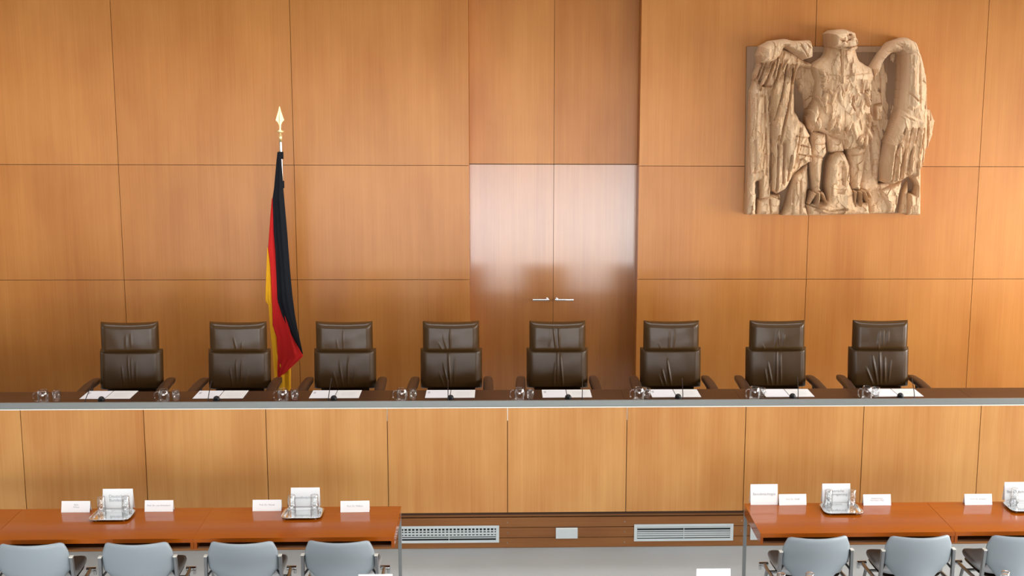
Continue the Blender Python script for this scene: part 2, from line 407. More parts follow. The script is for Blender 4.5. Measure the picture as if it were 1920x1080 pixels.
# ------------------------------------------------------------------ judges' chairs
def cushion(w, h, t, wr, seed, dip=0.0, lean=0.0, nx=120, nz=44, pw=.24, pv=.16, back=.02):
    """padded leather block: front towards -y, base at z = 0; wr = list of (x0, slope, z0, z1, amp, width)"""
    def spaced(n, p):
        q = [math.sin(PI*(i/n-.5)) for i in range(n+1)]
        return [(1-p)*(2*i/n-1) + p*q[i] for i in range(n+1)]
    us = spaced(nx, .25); vs_ = spaced(nz, .45)
    rr = random.Random(seed); ph = [rr.uniform(0, 6.28) for _ in range(8)]
    def rnd(a, k): a = max(0, (abs(a)-(1-k))/k); return max(0, 1-a*a)**.5
    def fy(u, v):
        e = rnd(u, pw) * rnd(v, pv)
        y = -t*e*(.86 + .14*(1-u*u)*(1-.5*v*v))
        x, z = u*w/2, (v+1)/2*h
        for x0, sl, z0, z1, a, wd in wr:
            if z0 < z < z1:
                c = math.sin(PI*(z-z0)/(z1-z0))**.8
                y -= a*c*math.exp(-((x-x0-sl*(z-z0))/wd)**2)*min(1, e*1.2)
        y -= .0007*e*(math.sin(9*u+ph[0]+2*v) + math.sin(5*v+ph[1]-3*u))
        return y
    front = []; rear = []
    for v in vs_:
        for u in us:
            z = (v+1)/2*h
            ins = 1 - .006*abs(v)**10
            zz = z + dip*(u*u)*max(0, v)**2
            front.append((u*w/2*ins, fy(u, v) + lean*z, zz))
            rear.append((u*w/2*ins, back*max(0,1-abs(u)**8)**.5*max(0,1-abs(v)**8)**.5 + lean*z, zz))
    b = MB(); n = nx+1; fs = []
    for j in range(nz):
        for i in range(nx): fs.append((j*n+i, j*n+i+1, (j+1)*n+i+1, (j+1)*n+i))
    b.add(front, fs, True); b.add(rear, [f[::-1] for f in fs], True)
    return b

WR = [  # (x0, slope, z0, z1, amp, width) on the backrest and on the headrest
 ([(-.05,-.10,.02,.24,.007,.006),(.0,-.05,.02,.33,.010,.006),(.02,-.02,.03,.30,.009,.006),(.055,.02,.04,.27,.006,.007)], [(-.02,.05,.05,.18,.003,.01),(.03,0,.06,.2,.003,.009)]),
 ([(-.05,-.12,.01,.20,.007,.006),(-.01,-.03,.02,.28,.008,.007),(.02,.06,.03,.28,.008,.006),(.06,.16,.02,.2,.006,.007)], [(.0,-.2,.02,.16,.004,.007),(.04,.1,.03,.12,.003,.007)]),
 ([(-.06,-.25,.01,.17,.006,.006),(-.01,-.14,.02,.27,.008,.006),(.03,.03,.02,.30,.009,.007),(.08,.12,.04,.24,.005,.007)], [(.0,.0,.02,.22,.004,.006),(-.05,-.1,.03,.15,.003,.007)]),
 ([(-.06,-.35,.02,.17,.006,.006),(-.025,-.2,.02,.26,.009,.007),(-.005,-.06,.02,.36,.013,.008),(.03,.02,.03,.3,.005,.009)], [(-.005,.0,.02,.22,.010,.006),(-.03,-.25,.01,.18,.006,.006),(-.06,-.5,.0,.1,.006,.006)]),
 ([(-.035,.06,.02,.25,.010,.008),(.0,.0,.06,.36,.010,.007),(.05,-.08,.02,.33,.012,.008)], [(-.015,-.12,.03,.26,.009,.007),(.02,-.06,.04,.25,.010,.006),(-.08,.1,.06,.2,.003,.01)]),
 ([(-.075,-.35,.01,.13,.006,.006),(-.045,-.25,.02,.2,.010,.007),(.0,-.16,.02,.28,.012,.008)], [(-.03,.0,.02,.2,.005,.006),(.01,.05,.05,.22,.005,.006),(-.09,-.4,.01,.1,.004,.007)]),
 ([(-.09,-.15,.02,.2,.007,.008),(-.045,-.2,.02,.26,.009,.008),(-.005,-.01,.02,.36,.012,.008),(.035,-.03,.03,.33,.008,.007)], [(-.03,.1,.05,.2,.006,.006),(.01,-.1,.04,.22,.007,.006),(.04,.1,.04,.18,.006,.006),(-.12,-.3,.0,.08,.005,.007)]),
 ([(-.06,-.42,.02,.20,.009,.008),(-.02,-.2,.02,.31,.014,.009),(.005,-.05,.03,.34,.014,.009),(.045,-.03,.04,.29,.011,.009),(.08,.08,.05,.26,.008,.007)], [(-.03,.05,.06,.2,.006,.01),(.01,0,.06,.21,.007,.008),(.05,.05,.07,.2,.006,.009),(-.02,-.2,.0,.1,.005,.007)]),
]
SEAT = ['farthest from the door on the flag side', 'beside the flag, farther from the door', 'between the flag and the double door',
        'just outside the double door on the flag side', 'directly in front of the double door handles', 'just outside the double door on the eagle side',
        'below the near corner of the eagle carving', 'below the far corner of the eagle carving']
CHX = [-3.372, -2.40, -1.44, -.467, .509, 1.56, 2.543, 3.501]
def judge_chair(i, x):
    t = tag(empty('judge_chair', (x, 11.66, DAIS), math.radians((1, 0, 0, 0, 0, 0, 0, -1)[i])),
            'brown leather high-backed armchair behind the bench, ' + SEAT[i], 'chair', 'high-backed leather chairs behind the bench')
    bw, hw = WR[i]
    c = cushion(.566, .368, .085, bw, i, lean=.10); o = c.build('backrest', M['leather'], t); o.location = (0, .26, .572)
    c = cushion(.516, .275, .088, hw, i+20, dip=.010, lean=.04, nx=110, nz=40, pw=.26, pv=.34); o = c.build('headrest', M['leather'], t); o.location = (0, .262, .912)
    b = MB(); b.box(-.22, .22, .235, .275, .42, .60); b.box(-.03, .03, .285, .315, .40, 1.08); b.build('back_panel', M['leather'], t, .012)
    c = MB()
    rings = []
    for z, sc in ((.37, .9), (.39, 1), (.45, 1), (.475, .94)):
        r_ = []
        for k in range(40):
            a = 2*PI*k/40; ca, sa = math.cos(a), math.sin(a)
            r_.append((math.copysign(abs(ca)**.35, ca)*.275*sc, math.copysign(abs(sa)**.35, sa)*.235*sc - .0, z))
        rings.append(r_)
    c.loft(rings); c.build('seat', M['leather'], t)
    for s in (-1, 1):
        rings = []
        for y, z, hw_, th in ((.37, .652, .018, .010), (.36, .655, .034, .020), (.30, .662, .042, .026), (.1, .668, .046, .026), (-.1, .660, .046, .026), (-.22, .640, .044, .026), (-.27, .622, .036, .022), (-.285, .612, .018, .012)):
            xo = s*(.335 + .02*(.35-y))
            rings.append([(xo + math.copysign(abs(math.cos(a))**.6, math.cos(a))*hw_, y, z-th + math.copysign(abs(math.sin(a))**.6, math.sin(a))*th) for a in [2*PI*k/16 for k in range(16)]])
        b = MB(); b.loft(rings); a_ = b.build('armrest', M['armwood'], t)
        b = MB(); b.tube([(s*.325, .378, .640), (s*.325, .368, .640)], .007, 12); b.build('stud', M['chrome'], a_)
        b = MB(); b.tube([(s*.335, .15, .62), (s*.335, .12, .50), (s*.27, .08, .385), (s*.12, .03, .36)], .016, 10); b.build('arm_bracket', M['black'], t)
    b = MB(); b.tube([(0,0,.08), (0,0,.2), (0,0,.37)], [.035,.028,.028], 16); b.build('column', M['steel'], t)
    for k in range(5):
        a = 2*PI*k/5 + .3; d = Vector((math.cos(a), math.sin(a), 0))
        b = MB(); b.tube([d*.02+Vector((0,0,.10)), d*.16+Vector((0,0,.085)), d*.30+Vector((0,0,.065))], [.022,.018,.014], 10); l = b.build('leg', M['steel'], t)
        b = MB(); p = d*.30; q = Vector((-d.y, d.x, 0)); b.tube([p+q*.02+Vector((0,0,.028)), p-q*.02+Vector((0,0,.028))], .028, 14); b.build('caster', M['black'], l)
for i, x in enumerate(CHX): judge_chair(i, x)

# ------------------------------------------------------------------ things on the bench
ZD = 1.2381
SP = ['the outermost leather chair on the flag side', 'the leather chair beyond the flag', 'the leather chair between flag and door', 'the leather chair beside the door, flag side',
      'the leather chair before the door handles', 'the leather chair beside the door, eagle side', 'the leather chair under the near eagle corner', 'the leather chair under the far eagle corner']
PX = [(-3.585, -3.163), (-2.633, -2.209), (-1.648, -1.225), (-.660, -.235), (.348, .772), (1.291, 1.715), (2.277, 2.699), (3.229, 3.651)]
for i, (x0, x1) in enumerate(PX):
    xm = (x0+x1)/2
    for j, (a, c) in enumerate(((x0, xm-.0035), (xm+.0035, x1))):
        t = MB(); y0, y1 = 11.066-.0068*(x0+3.6), 11.338-.0068*(x0+3.6)
        t.box(-(c-a)/2, (c-a)/2, -(y1-y0)/2, (y1-y0)/2, 0, .0022)
        o = t.build('paper_sheet', M['paper'] if j == 0 else M['cream'], loc=((a+c)/2, (y0+y1)/2, ZD))
        tag(o, ('white sheet with small stamp before ' if j == 0 else 'plain cream-white sheet before ') + SP[i], 'paper', 'paper sheets on the bench')
        b = MB()
        if j == 0:
            for r_ in range(5): b.box(-.088+.004*r_, -.0865+.004*r_, .02, .085, .0022, .0026)
            b.build('printed_mark', M['dkink'], o)
        else:
            for r_ in range(7): b.box(-.06, .05+.01*(r_ % 3), -.06+.02*r_, -.059+.02*r_, .0022, .0024)
            b.build('printed_lines', M['ink'], o)

def gooseneck(x0, y0, x1, z1, i):
    t = tag(empty('gooseneck_microphone', (x0, y0, ZD)), 'thin black gooseneck microphone before ' + SP[i], 'microphone', 'gooseneck microphones on the bench')
    b = MB(); b.lathe([(0, 0), (.016, 0), (.016, .006), (.010, .010), (.006, .022), (0, .022)], (0,0,0), 20); b.build('base', M['black'], t)
    dx, dy, h = x1-x0, 11.15-y0, z1-ZD
    pts = [(dx*s, dy*s**1.15, .02 + (h-.02)*s**.85) for s in [k/10 for k in range(11)]]
    b = MB(); b.tube(pts, .0036, 8); b.build('neck', M['black'], t)
    e = Vector(pts[-1]); d = (e-Vector(pts[-2])).normalized()
    b = MB(); b.tube([e-d*.012, e, e+d*.02], [.0045,.0055,.005], 10); b.build('microphone_head', M['black'], t)
MIC = [(-3.485,-3.492,1.353), (-2.466,-2.490,1.358), (-1.463,-1.467,1.377), (-.456,-.466,1.359), (.678,.695,1.368), (1.537,1.562,1.365), (2.525,2.571,1.370), (3.530,3.582,1.356)]
for i, (a, c, z) in enumerate(MIC): gooseneck(a, 10.90, c, z, i)
BLOB = [-3.38, -2.417, -1.429, -.439, .565, 1.51, 2.50, 3.439]
for i, x in enumerate(BLOB):
    t = tag(empty('desk_button', (x, 10.998, ZD)), 'small black domed unit on the bench before ' + SP[i], 'desk unit', 'black domed units on the bench')
    b = MB(); b.lathe([(0, 0), (.026, 0), (.028, .006), (.026, .022), (.018, .034), (.008, .039), (0, .040)], (0,0,0), 24); b.build('dome', M['black'], t)
    b = MB(); b.lathe([(0, 0), (.031, 0), (.031, .004), (.027, .006)], (0,0,0), 24); b.build('base_ring', M['black'], t)

def revolve_glass(prof_out, prof_in):
    b = MB(); b.lathe(prof_out + prof_in[::-1], (0,0,0), 40); return b
def make_jug():
    t = empty('glass_jug')
    out = [(0, .002), (.040, .002), (.045, .006), (.0465, .03), (.0455, .085), (.043, .105), (.038, .114), (.037, .121)]
    inn = [(0, .010), (.039, .010), (.043, .03), (.042, .085), (.0395, .104), (.0345, .114), (.0345, .121)]
    revolve_glass(out, inn).build('jug_body', M['glass'], t)
    b = MB(); pts = [(-.044, 0, .100), (-.060, 0, .101), (-.077, 0, .086), (-.080, 0, .060), (-.072, 0, .035), (-.058, 0, .022), (-.0455, 0, .020)]
    b.tube(pts, .0052, 10); b.build('handle', M['glass'], t)
    return t
def make_tumbler():
    t = empty('drinking_glass')
    out = [(0, .001), (.026, .001), (.028, .004), (.031, .040), (.0345, .087)]
    inn = [(0, .016), (.024, .016), (.0265, .022), (.0285, .045), (.0328, .087)]
    revolve_glass(out, inn).build('glass_body', M['glass'], t)
    return t
JX = [(-3.832,-3.757), (-2.833,-2.758), (-1.842,-1.760), (-.843,-.758), (.148,.240), (1.164,1.238), (2.154,2.232), (3.121,3.226)]
jug0 = tum0 = None
for i, (jx, gx_) in enumerate(JX):
    lj = 'clear glass jug on the bench for ' + SP[i]; lg = 'small drinking glass beside the jug for ' + SP[i]
    if jug0 is None:
        jug0 = make_jug(); jug0.location = (jx, 10.905, ZD); tag(jug0, lj, 'jug', 'glass jugs on the bench')
        tum0 = make_tumbler(); tum0.location = (gx_, 11.01, ZD); tag(tum0, lg, 'glass', 'drinking glasses on the bench')
    else:
        copy_tree(jug0, (jx, 10.905, ZD), 0, lj); copy_tree(tum0, (gx_, 11.01, ZD), 0, lg)

# ------------------------------------------------------------------ flag
PXF, PYF = -2.12, 12.86
t = tag(empty('flag_stand', (PXF, PYF, DAIS)), 'black, red and gold flag draped on a pole with gilt spear tip', 'flag')
b = MB(); b.lathe([(0, 0), (.19, 0), (.19, .02), (.06, .05), (.03, .12), (.022, .16), (0, .16)], (0,0,0), 36); b.build('base', M['steel'], t)
b = MB(); b.tube([(0,0,.1), (0,0,2.80)], .0145, 16); b.build('pole', mat('pole_metal', (.55,.50,.46), .28, metal=.9), t)
zt = 3.338 - DAIS
b = MB(); b.lathe([(0, zt-.03), (.0165, zt-.03), (.018, zt+.03), (.010, zt+.045), (.010, zt+.058), (.036, zt+.062), (.037, zt+.070), (.036, zt+.078), (.012, zt+.084), (.010, zt+.10), (0, zt+.10)], (0,0,0), 24); b.build('collar', M['brass'], t)
sp = MB(); z0 = zt+.098
out = [(0, .0), (.009, .0), (.010, .035), (.022, .062), (.040, .080), (.030, .112), (.016, .155), (.005, .20), (0, .212)]
prof = [(x, z) for x, z in out] + [(-x, z) for x, z in out[::-1][1:-1]]
n = len(prof)
sp.add([(x, -.0035, z0+z) for x, z in prof] + [(x, .0035, z0+z) for x, z in prof], [tuple(range(n)), tuple(range(2*n-1, n-1, -1))] + [(k, k+n, (k+1)%n+n, (k+1)%n) for k in range(n)])
sp.tube([(0,0,z0), (0,0,z0+.08), (0,0,z0+.205)], [.009,.0095,.002], 10)
sp.build('spear_tip', M['brass'], t)
for zz, d in ((3.18, 0), (2.90, 0)):
    b = MB(); b.lathe([(.016, zz-DAIS-.035), (.024, zz-DAIS-.035), (.024, zz-DAIS+.035), (.016, zz-DAIS+.035)], (0,0,0), 16, close=True); b.build('sleeve_strap', M['flagblack'], t)
def drape(name, mt, rows, yo, depth, seed):
    """rows: (v, u_left, u_right) outline of one stripe as it hangs"""
    rows2 = []
    for (v0, l0, r0), (v1, l1, r1) in zip(rows, rows[1:]):
        k = max(1, int((v1-v0)/7))
        for j in range(k):
            s = j/k; rows2.append((v0+(v1-v0)*s, l0+(l1-l0)*s, r0+(r1-r0)*s))
    rows2.append(rows[-1])
    nn = 26; rings = []; rr = random.Random(seed); p1, p2 = rr.uniform(0, 6), rr.uniform(0, 6)
    for v, l, r_ in rows2:
        a, c = at(l, v, y=PYF+yo), at(r_, v, y=PYF+yo); wd = c.x-a.x
        f, g = [], []
        for k in range(nn+1):
            s = k/nn; x = a.x + wd*s; z = a.z + (c.z-a.z)*s
            e = max(0, 1-(2*s-1)**4)**.5
            fold = .22*math.sin(s*9 + p1 + v*.004)*min(1, wd/.1) + .15*math.sin(s*17 + p2 - v*.006)*min(1, wd/.15)
            d = depth*min(1, wd/.12)
            f.append((x-PXF, yo - e*d*(.62+fold), z-DAIS)); g.append((x-PXF, yo + e*d*.30, z-DAIS))
        rings.append(f + g[::-1][1:-1])
    b = MB(); b.loft(rings); return b.build(name, mt, t)
drape('black_stripe', M['flagblack'], [(285,520,526), (300,518.5,528), (350,514,531), (372,511,533), (440,513.5,539), (468,516,541), (520,518.5,545), (560,520,549), (566,521,550), (590,528.5,553), (612,538,557), (640,553,563), (664,567,568.2)], -.070, .05, 1)
drape('red_stripe', M['flagred'], [(372,509.5,512), (395,507.5,528), (466,502.5,535), (500,506.5,538), (526,508,541), (575,510,546), (610,511,553), (632,518.5,558), (650,519.5,563), (668,520,568.5), (676,520,560), (690,520,545), (704,520,530), (712,520,524)], -.045, .045, 2)
drape('gold_stripe', M['flaggold'], [(464,501,504), (500,499.5,512), (560,497.3,517), (566,498.5,518), (571,503,519), (600,505,521), (622,507,524), (660,511,528), (690,513,545.5), (712,514.5,545.5), (728,515.5,545.5), (738,517,541)], -.022, .042, 3)

# ------------------------------------------------------------------ carved eagle
EY = 13.27
P0, P1, P2 = at(1380, 30, y=EY), at(1800, 30, y=EY), at(1380, 430, y=EY)
EXX, EXZ = (P1.x-P0.x)/1134, (P1.z-P0.z)/1134
EZX, EZZ = (P2.x-P0.x)/1080, (P2.z-P0.z)/1080
EO = Vector((P0.x + EXX*520 + EZX*540, WY-.003, P0.z + EXZ*520 + EZZ*540))
eagle = tag(empty('eagle_carving', EO), 'large carved pale wooden eagle relief with folded wings on the panelled wall', 'sculpture')
def ew(px, py):
    return P0.x + EXX*px + EZX*py - EO.x, P0.z + EXZ*px + EZZ*py - EO.z

def sdist(P, poly):
    """signed distance (inside positive) and nearest boundary point, for P (n,2)"""
    poly = np.array(poly, float); n = len(poly)
    best = np.full(len(P), 1e18); near = np.zeros_like(P); ins = np.zeros(len(P), bool)
    for i in range(n):
        a, c = poly[i], poly[(i+1) % n]; d = c-a
        tt = np.clip(((P-a)@d)/max(d@d, 1e-9), 0, 1); q = a + tt[:, None]*d
        dd = ((P-q)**2).sum(1); mk = dd < best; best[mk] = dd[mk]; near[mk] = q[mk]
        cond = (a[1] > P[:, 1]) != (c[1] > P[:, 1])
        with np.errstate(divide='ignore', invalid='ignore'):
            xx = (c[0]-a[0])*(P[:, 1]-a[1])/(c[1]-a[1]+1e-12) + a[0]
        ins ^= cond & (P[:, 0] < xx)
    d = np.sqrt(best); return np.where(ins, d, -d), near

def facet(P, sx_, sy_, seed, shear=0.0):
    """hewn facets: each cell its own tilted plane"""
    r = np.random.RandomState(seed); n = 64
    jx, jy, ga, gb, of = r.rand(n, n), r.rand(n, n), r.uniform(-1, 1, (n, n)), r.uniform(-1, 1, (n, n)), r.uniform(-1, 1, (n, n))
    X = (P[:, 0] + shear*P[:, 1])/sx_; Y = P[:, 1]/sy_
    ix, iy = np.floor(X).astype(int), np.floor(Y).astype(int)
    best = np.full(len(P), 1e9); val = np.zeros(len(P))
    for dx in (-1, 0, 1):
        for dy in (-1, 0, 1):
            cx_, cy_ = (ix+dx), (iy+dy); a, c = cx_ % n, cy_ % n
            ddx, ddy = X-(cx_+jx[a, c]), Y-(cy_+jy[a, c]); d = ddx**2 + ddy**2
            mk = d < best; best[mk] = d[mk]
            val[mk] = (of[a, c]*.6 + ga[a, c]*ddx*1.2 + gb[a, c]*ddy*.8)[mk]
    return val

def relief(name, polys, grooves, step=3.0, seed=0, amp=12, cell=(26, 70), shear=0.0, cuts=(), base=0.0):
    allp = np.array([p for q in polys for p in q[0]]); lo = allp.min(0)-step*2; hi = allp.max(0)+step*2
    gx_ = np.arange(lo[0], hi[0]+step, step); gy_ = np.arange(lo[1], hi[1]+step, step)
    GX, GY = np.meshgrid(gx_, gy_); P = np.stack([GX.ravel(), GY.ravel()], 1)
    H_ = np.full(len(P), -1e9); SD = np.full(len(P), -1e9); NR = P.copy()
    for q in polys:
        pts, h, r_ = q[0], q[1], q[2]; tl = q[3] if len(q) > 3 else (0, 0)
        pa = np.array(pts, float); mk = np.where((P >= pa.min(0)-2*step).all(1) & (P <= pa.max(0)+2*step).all(1))[0]
        if not len(mk): continue
        sd, nr = sdist(P[mk], pts); c = pa.mean(0)
        s = np.clip(sd/r_, 0, 1); pr = np.sqrt(np.clip(1-(1-s)**2, 0, 1))
        hh = h*(.52 + .48*pr) + tl[0]*(P[mk, 0]-c[0]) + tl[1]*(P[mk, 1]-c[1])
        hh = np.where(sd > -step*.8, hh, -1e9)
        up = hh > H_[mk]; H_[mk[up]] = hh[up]
        up = sd > SD[mk]; SD[mk[up]] = sd[up]; NR[mk[up]] = nr[up]
    H_ = H_*1.28 - 18
    amp = amp*1.6
    H_ += amp*facet(P, cell[0], cell[1], seed, shear) + amp*.28*facet(P, cell[0]*.45, cell[1]*.4, seed+7, shear)
    for pts, dep, wd in grooves:
        pl = np.array(pts, float); best = np.full(len(P), 1e9)
        for a, c in zip(pl, pl[1:]):
            d = c-a; tt = np.clip(((P-a)@d)/(d@d), 0, 1); q = a + tt[:, None]*d
            best = np.minimum(best, np.sqrt(((P-q)**2).sum(1)))
        H_ -= 1.25*dep*np.clip(1-best/wd, 0, 1)**1.3
    for pts, dep, r_ in cuts:
        sd, _n = sdist(P, pts); H_ -= dep*np.clip(sd/r_, 0, 1)
    H_ = np.maximum(H_, 12)
    inside = SD > 0; edge = (SD <= 0) & (SD > -step*.75); keep = inside | edge
    Q = np.where(edge[:, None], NR, P)
    nx, ny = len(gx_), len(gy_); idx = -np.ones(len(P), int); ids = np.where(keep)[0]; idx[ids] = np.arange(len(ids))
    verts = []
    for i in ids:
        x, z = ew(Q[i, 0], Q[i, 1]); verts.append((x, -(H_[i]+base)/1000, z))
    K = keep.reshape(ny, nx); I = idx.reshape(ny, nx); faces = []; edges = {}
    for j in range(ny-1):
        for i in range(nx-1):
            c4 = [(j, i), (j+1, i), (j+1, i+1), (j, i+1)]; ok = [I[q] for q in c4 if K[q]]
            if len(ok) >= 3: faces.append(tuple(int(v) for v in ok))
    for f in faces:
        for k in range(len(f)):
            e = (f[k], f[(k+1) % len(f)])
            if (e[1], e[0]) in edges: del edges[(e[1], e[0])]
            else: edges[e] = 1
    rim = {}; nv = len(verts)
    for e in edges:
        for v in e:
            if v not in rim: rim[v] = nv + len(rim)
    verts += [(verts[v][0], -base/1000 if base else 0.0, verts[v][2]) for v in rim]
    faces += [(e[1], e[0], rim[e[0]], rim[e[1]]) for e in edges]
    b = MB(); b.add(verts, faces, False); o = b.build(name, M['eagle'], eagle, fix=False)
    return o

# backing board
bp_ = [(73,150), (937,150), (958,1014), (62,1014)]
b = MB(); bw_ = [ew(*p) for p in bp_]; b.prism([bw_[0], bw_[1], bw_[2], bw_[3]], -.032, 0); b.build('backing_board', M['board'], eagle, .004)
b = MB(); b.box(-.3, .3, .0002, .0028, -.05, .05); b.build('wall_mount', M['steel'], eagle)
b = MB(); bw_ = [ew(*p) for p in [(330,152),(760,152),(760,180),(330,180)]]; b.prism(bw_, -.062, -.0322); b.build('board_batten', M['board'], eagle, .003)

lw = [
 ([(105,310),(128,325),(165,345),(190,420),(186,600),(184,922),(132,930),(128,835),(112,840),(108,1012),(60,1010),(70,700),(80,380)], 175, 24),
 ([(128,200),(150,150),(200,130),(300,180),(335,215),(395,240),(385,265),(330,252),(303,300),(300,480),(345,540),(378,600),(384,700),(378,742),(345,760),(300,800),(262,872),(215,902),(186,880),(184,560),(170,400),(140,335),(105,312),(112,260)], 225, 40),
 ([(113,195),(130,150),(180,122),(245,113),(300,124),(366,122),(374,150),(373,203),(335,217),(300,195),(262,172),(240,160),(215,205),(165,235),(118,232)], 320, 34),
 ([(232,150),(300,122),(368,120),(374,150),(374,205),(340,217),(300,192),(262,170)], 350, 22),
 ([(170,345),(230,280),(290,300),(302,480),(342,545),(320,620),(280,700),(245,640),(215,700),(190,600)], 265, 36),
 ([(300,600),(360,588),(384,660),(385,735),(350,742),(330,722),(300,742)], 265, 16),
 ([(240,560),(300,500),(350,545),(376,600),(340,650),(300,760),(270,800),(245,700)], 285, 30),
 ([(130,560),(178,600),(182,920),(134,926)], 190, 14), ([(84,400),(150,380),(165,560),(150,780),(90,800)], 200, 22),
]
fr = random.Random(9)
for k in range(16):
    x = 128 + k*11.5 + fr.uniform(-5, 5); y = 205 + .35*abs(x-210) + fr.uniform(-10, 25); ln = fr.uniform(60, 190); sl = fr.uniform(.12, .38); w_ = fr.uniform(7, 13)
    lw.append(([(x-w_*.6, y), (x+w_, y-6), (x+w_-sl*ln, y+ln*.8), (x-sl*ln-w_*.2, y+ln), (x-w_-sl*ln*.8, y+ln*.7)], 245+fr.uniform(0, 26), 9))
lg = [([(118,250),(108,330)],25,7), ([(150,235),(120,315)],35,6), ([(185,232),(150,345)],40,7), ([(222,240),(180,380),(170,470)],40,7), ([(255,240),(225,400),(195,520)],45,7),
      ([(285,260),(265,420),(235,560),(222,640)],45,8), ([(150,400),(150,560)],25,8), ([(110,390),(100,600),(100,790)],22,7), ([(215,600),(210,880)],45,8), ([(245,640),(240,840)],45,8), ([(275,700),(265,830)],40,8),
      ([(320,560),(290,760)],35,8), ([(300,640),(380,660)],25,5), ([(305,690),(384,705)],25,5), ([(298,600),(372,610)],25,5), ([(300,128),(345,205)],30,6), ([(325,125),(355,160)],25,5), ([(345,125),(368,150)],25,5),
      ([(240,160),(300,185),(340,212)],50,8), ([(128,345),(175,350)],40,8), ([(155,560),(158,800)],25,7)]
relief('wing', lw, lg, seed=11, amp=14, cell=(24, 80), shear=.18)

body = [
 ([(290,248),(395,238),(455,300),(445,480),(372,520),(362,420),(303,310)], 105, 60, (.9, -.25)),
 ([(385,250),(450,205),(480,160),(602,150),(622,220),(690,262),(702,300),(683,345),(687,520),(681,625),(640,655),(565,672),(540,622),(470,594),(400,568),(370,545),(378,470),(400,420),(408,330)], 305, 95),
 ([(470,148),(602,128),(612,200),(642,242),(600,310),(440,300),(418,255),(455,210)], 300, 70),
 ([(465,85),(490,68),(540,65),(590,82),(603,125),(603,165),(560,182),(490,162),(468,152)], 375, 34),
 ([(464,86),(530,76),(545,110),(540,155),(472,155)], 392, 16),
 ([(383,572),(462,592),(470,690),(448,730),(440,890),(402,893),(383,730)], 235, 36),
 ([(578,655),(681,625),(666,760),(645,888),(598,878),(582,770)], 225, 44),
 ([(466,588),(556,618),(562,682),(500,692),(480,682)], 215, 40),
 ([(362,500),(420,500),(430,560),(385,585),(365,560)], 240, 22),
]
tr = np.random.RandomState(4)
tors = body[1][0]
for k in range(120):
    cx_, cy_ = tr.uniform(385, 690), tr.uniform(280, 655)
    if sdist(np.array([[cx_, cy_]]), tors)[0][0] < 12: continue
    L_, W_, an = tr.uniform(24, 58), tr.uniform(9, 20), PI/2 + tr.uniform(-.45, .45)
    n_ = 7; pl = []
    for q in range(n_):
        a_ = 2*PI*(q+tr.uniform(-.25, .25))/n_; px_, py_ = L_*math.cos(a_), W_*math.sin(a_)
        pl.append((cx_+px_*math.cos(an)-py_*math.sin(an), cy_+px_*math.sin(an)+py_*math.cos(an)))
    body.append((pl, 306 + tr.uniform(-6, 26), 15, (tr.uniform(-.9,.9), tr.uniform(-.35,.5))))
for a, c in (((400,888),(372,950)), ((418,885),(416,968)), ((436,888),(462,945)), ((608,880),(606,950)), ((632,882),(640,966)), ((650,880),(684,945)), ((668,880),(690,920))):
    d = np.array(c, float)-np.array(a, float); nrm = np.array([-d[1], d[0]])/np.hypot(*d)*9
    body.append(([tuple(np.array(a)+nrm), tuple(np.array(a)-nrm), tuple(np.array(c)-nrm*.5), tuple(np.array(c)+nrm*.5)], 285, 9))
bg_ = [([(515,165),(518,330)],22,6), ([(530,165),(528,330)],-14,6), ([(440,290),(500,298)],8,6), ([(545,296),(680,282)],14,6), ([(496,118),(530,132),(560,118)],28,6), ([(474,152),(540,158),(600,146)],40,7), ([(545,92),(585,100),(590,125)],30,6),
      ([(395,640),(460,640)],20,7), ([(395,700),(450,715)],25,8), ([(585,700),(660,690)],20,8), ([(580,400),(575,440),(590,470)],45,7), ([(640,370),(672,420)],40,7), ([(545,560),(560,640)],40,9), ([(440,560),(550,600)],16,6)]
relief('body', body, bg_, seed=23, amp=12, cell=(30, 62), cuts=[([(530,95),(560,88),(572,108),(560,130),(538,128)], 55, 9), ([(500,110),(525,105),(522,135),(500,138)], 22, 8)])

rw = [
 ([(690,290),(750,200),(850,168),(852,520),(772,640),(722,602),(686,560),(685,400)], 58, 30, (-.32, .02)),
 ([(690,262),(720,215),(740,180),(790,128),(860,105),(905,130),(862,178),(800,178),(752,215),(722,285),(700,315)], 290, 32),
 ([(800,128),(860,105),(905,130),(928,190),(952,262),(962,340),(970,480),(970,640),(955,760),(915,822),(880,806),(850,828),(790,850),(752,838),(750,745),(772,640),(830,525),(838,450),(848,300),(845,190)], 325, 38),
 ([(835,470),(880,480),(960,520),(965,640),(940,770),(912,822),(880,806),(850,828),(792,850),(754,838),(752,745),(774,640)], 345, 30),
 ([(850,190),(905,150),(925,220),(925,450),(880,490),(850,470)], 350, 30),
 ([(722,450),(762,440),(762,525),(726,522)], 150, 10),
 ([(958,290),(985,288),(992,400),(988,450),(972,456)], 125, 8), ([(966,292),(976,290),(978,440),(970,445)], 140, 5),
 ([(968,462),(1012,470),(1036,530),(1025,600),(1008,665),(972,683)], 145, 20), ([(985,490),(1008,500),(1012,600),(990,660)], 165, 10),
 ([(915,815),(968,640),(970,1018),(900,1018),(905,900),(935,905),(945,860)], 165, 18),
]
for x0, y0, x1, y1, wd in ((790,640,765,835,13), (825,590,800,838,14), (858,570,835,825,14), (895,560,868,808,13), (925,560,905,812,13)):
    rw.append(([(x0-wd, y0), (x0+wd*.6, y0-10), (x1+wd, y1-12), (x1-wd*.7, y1)], 372, 9))
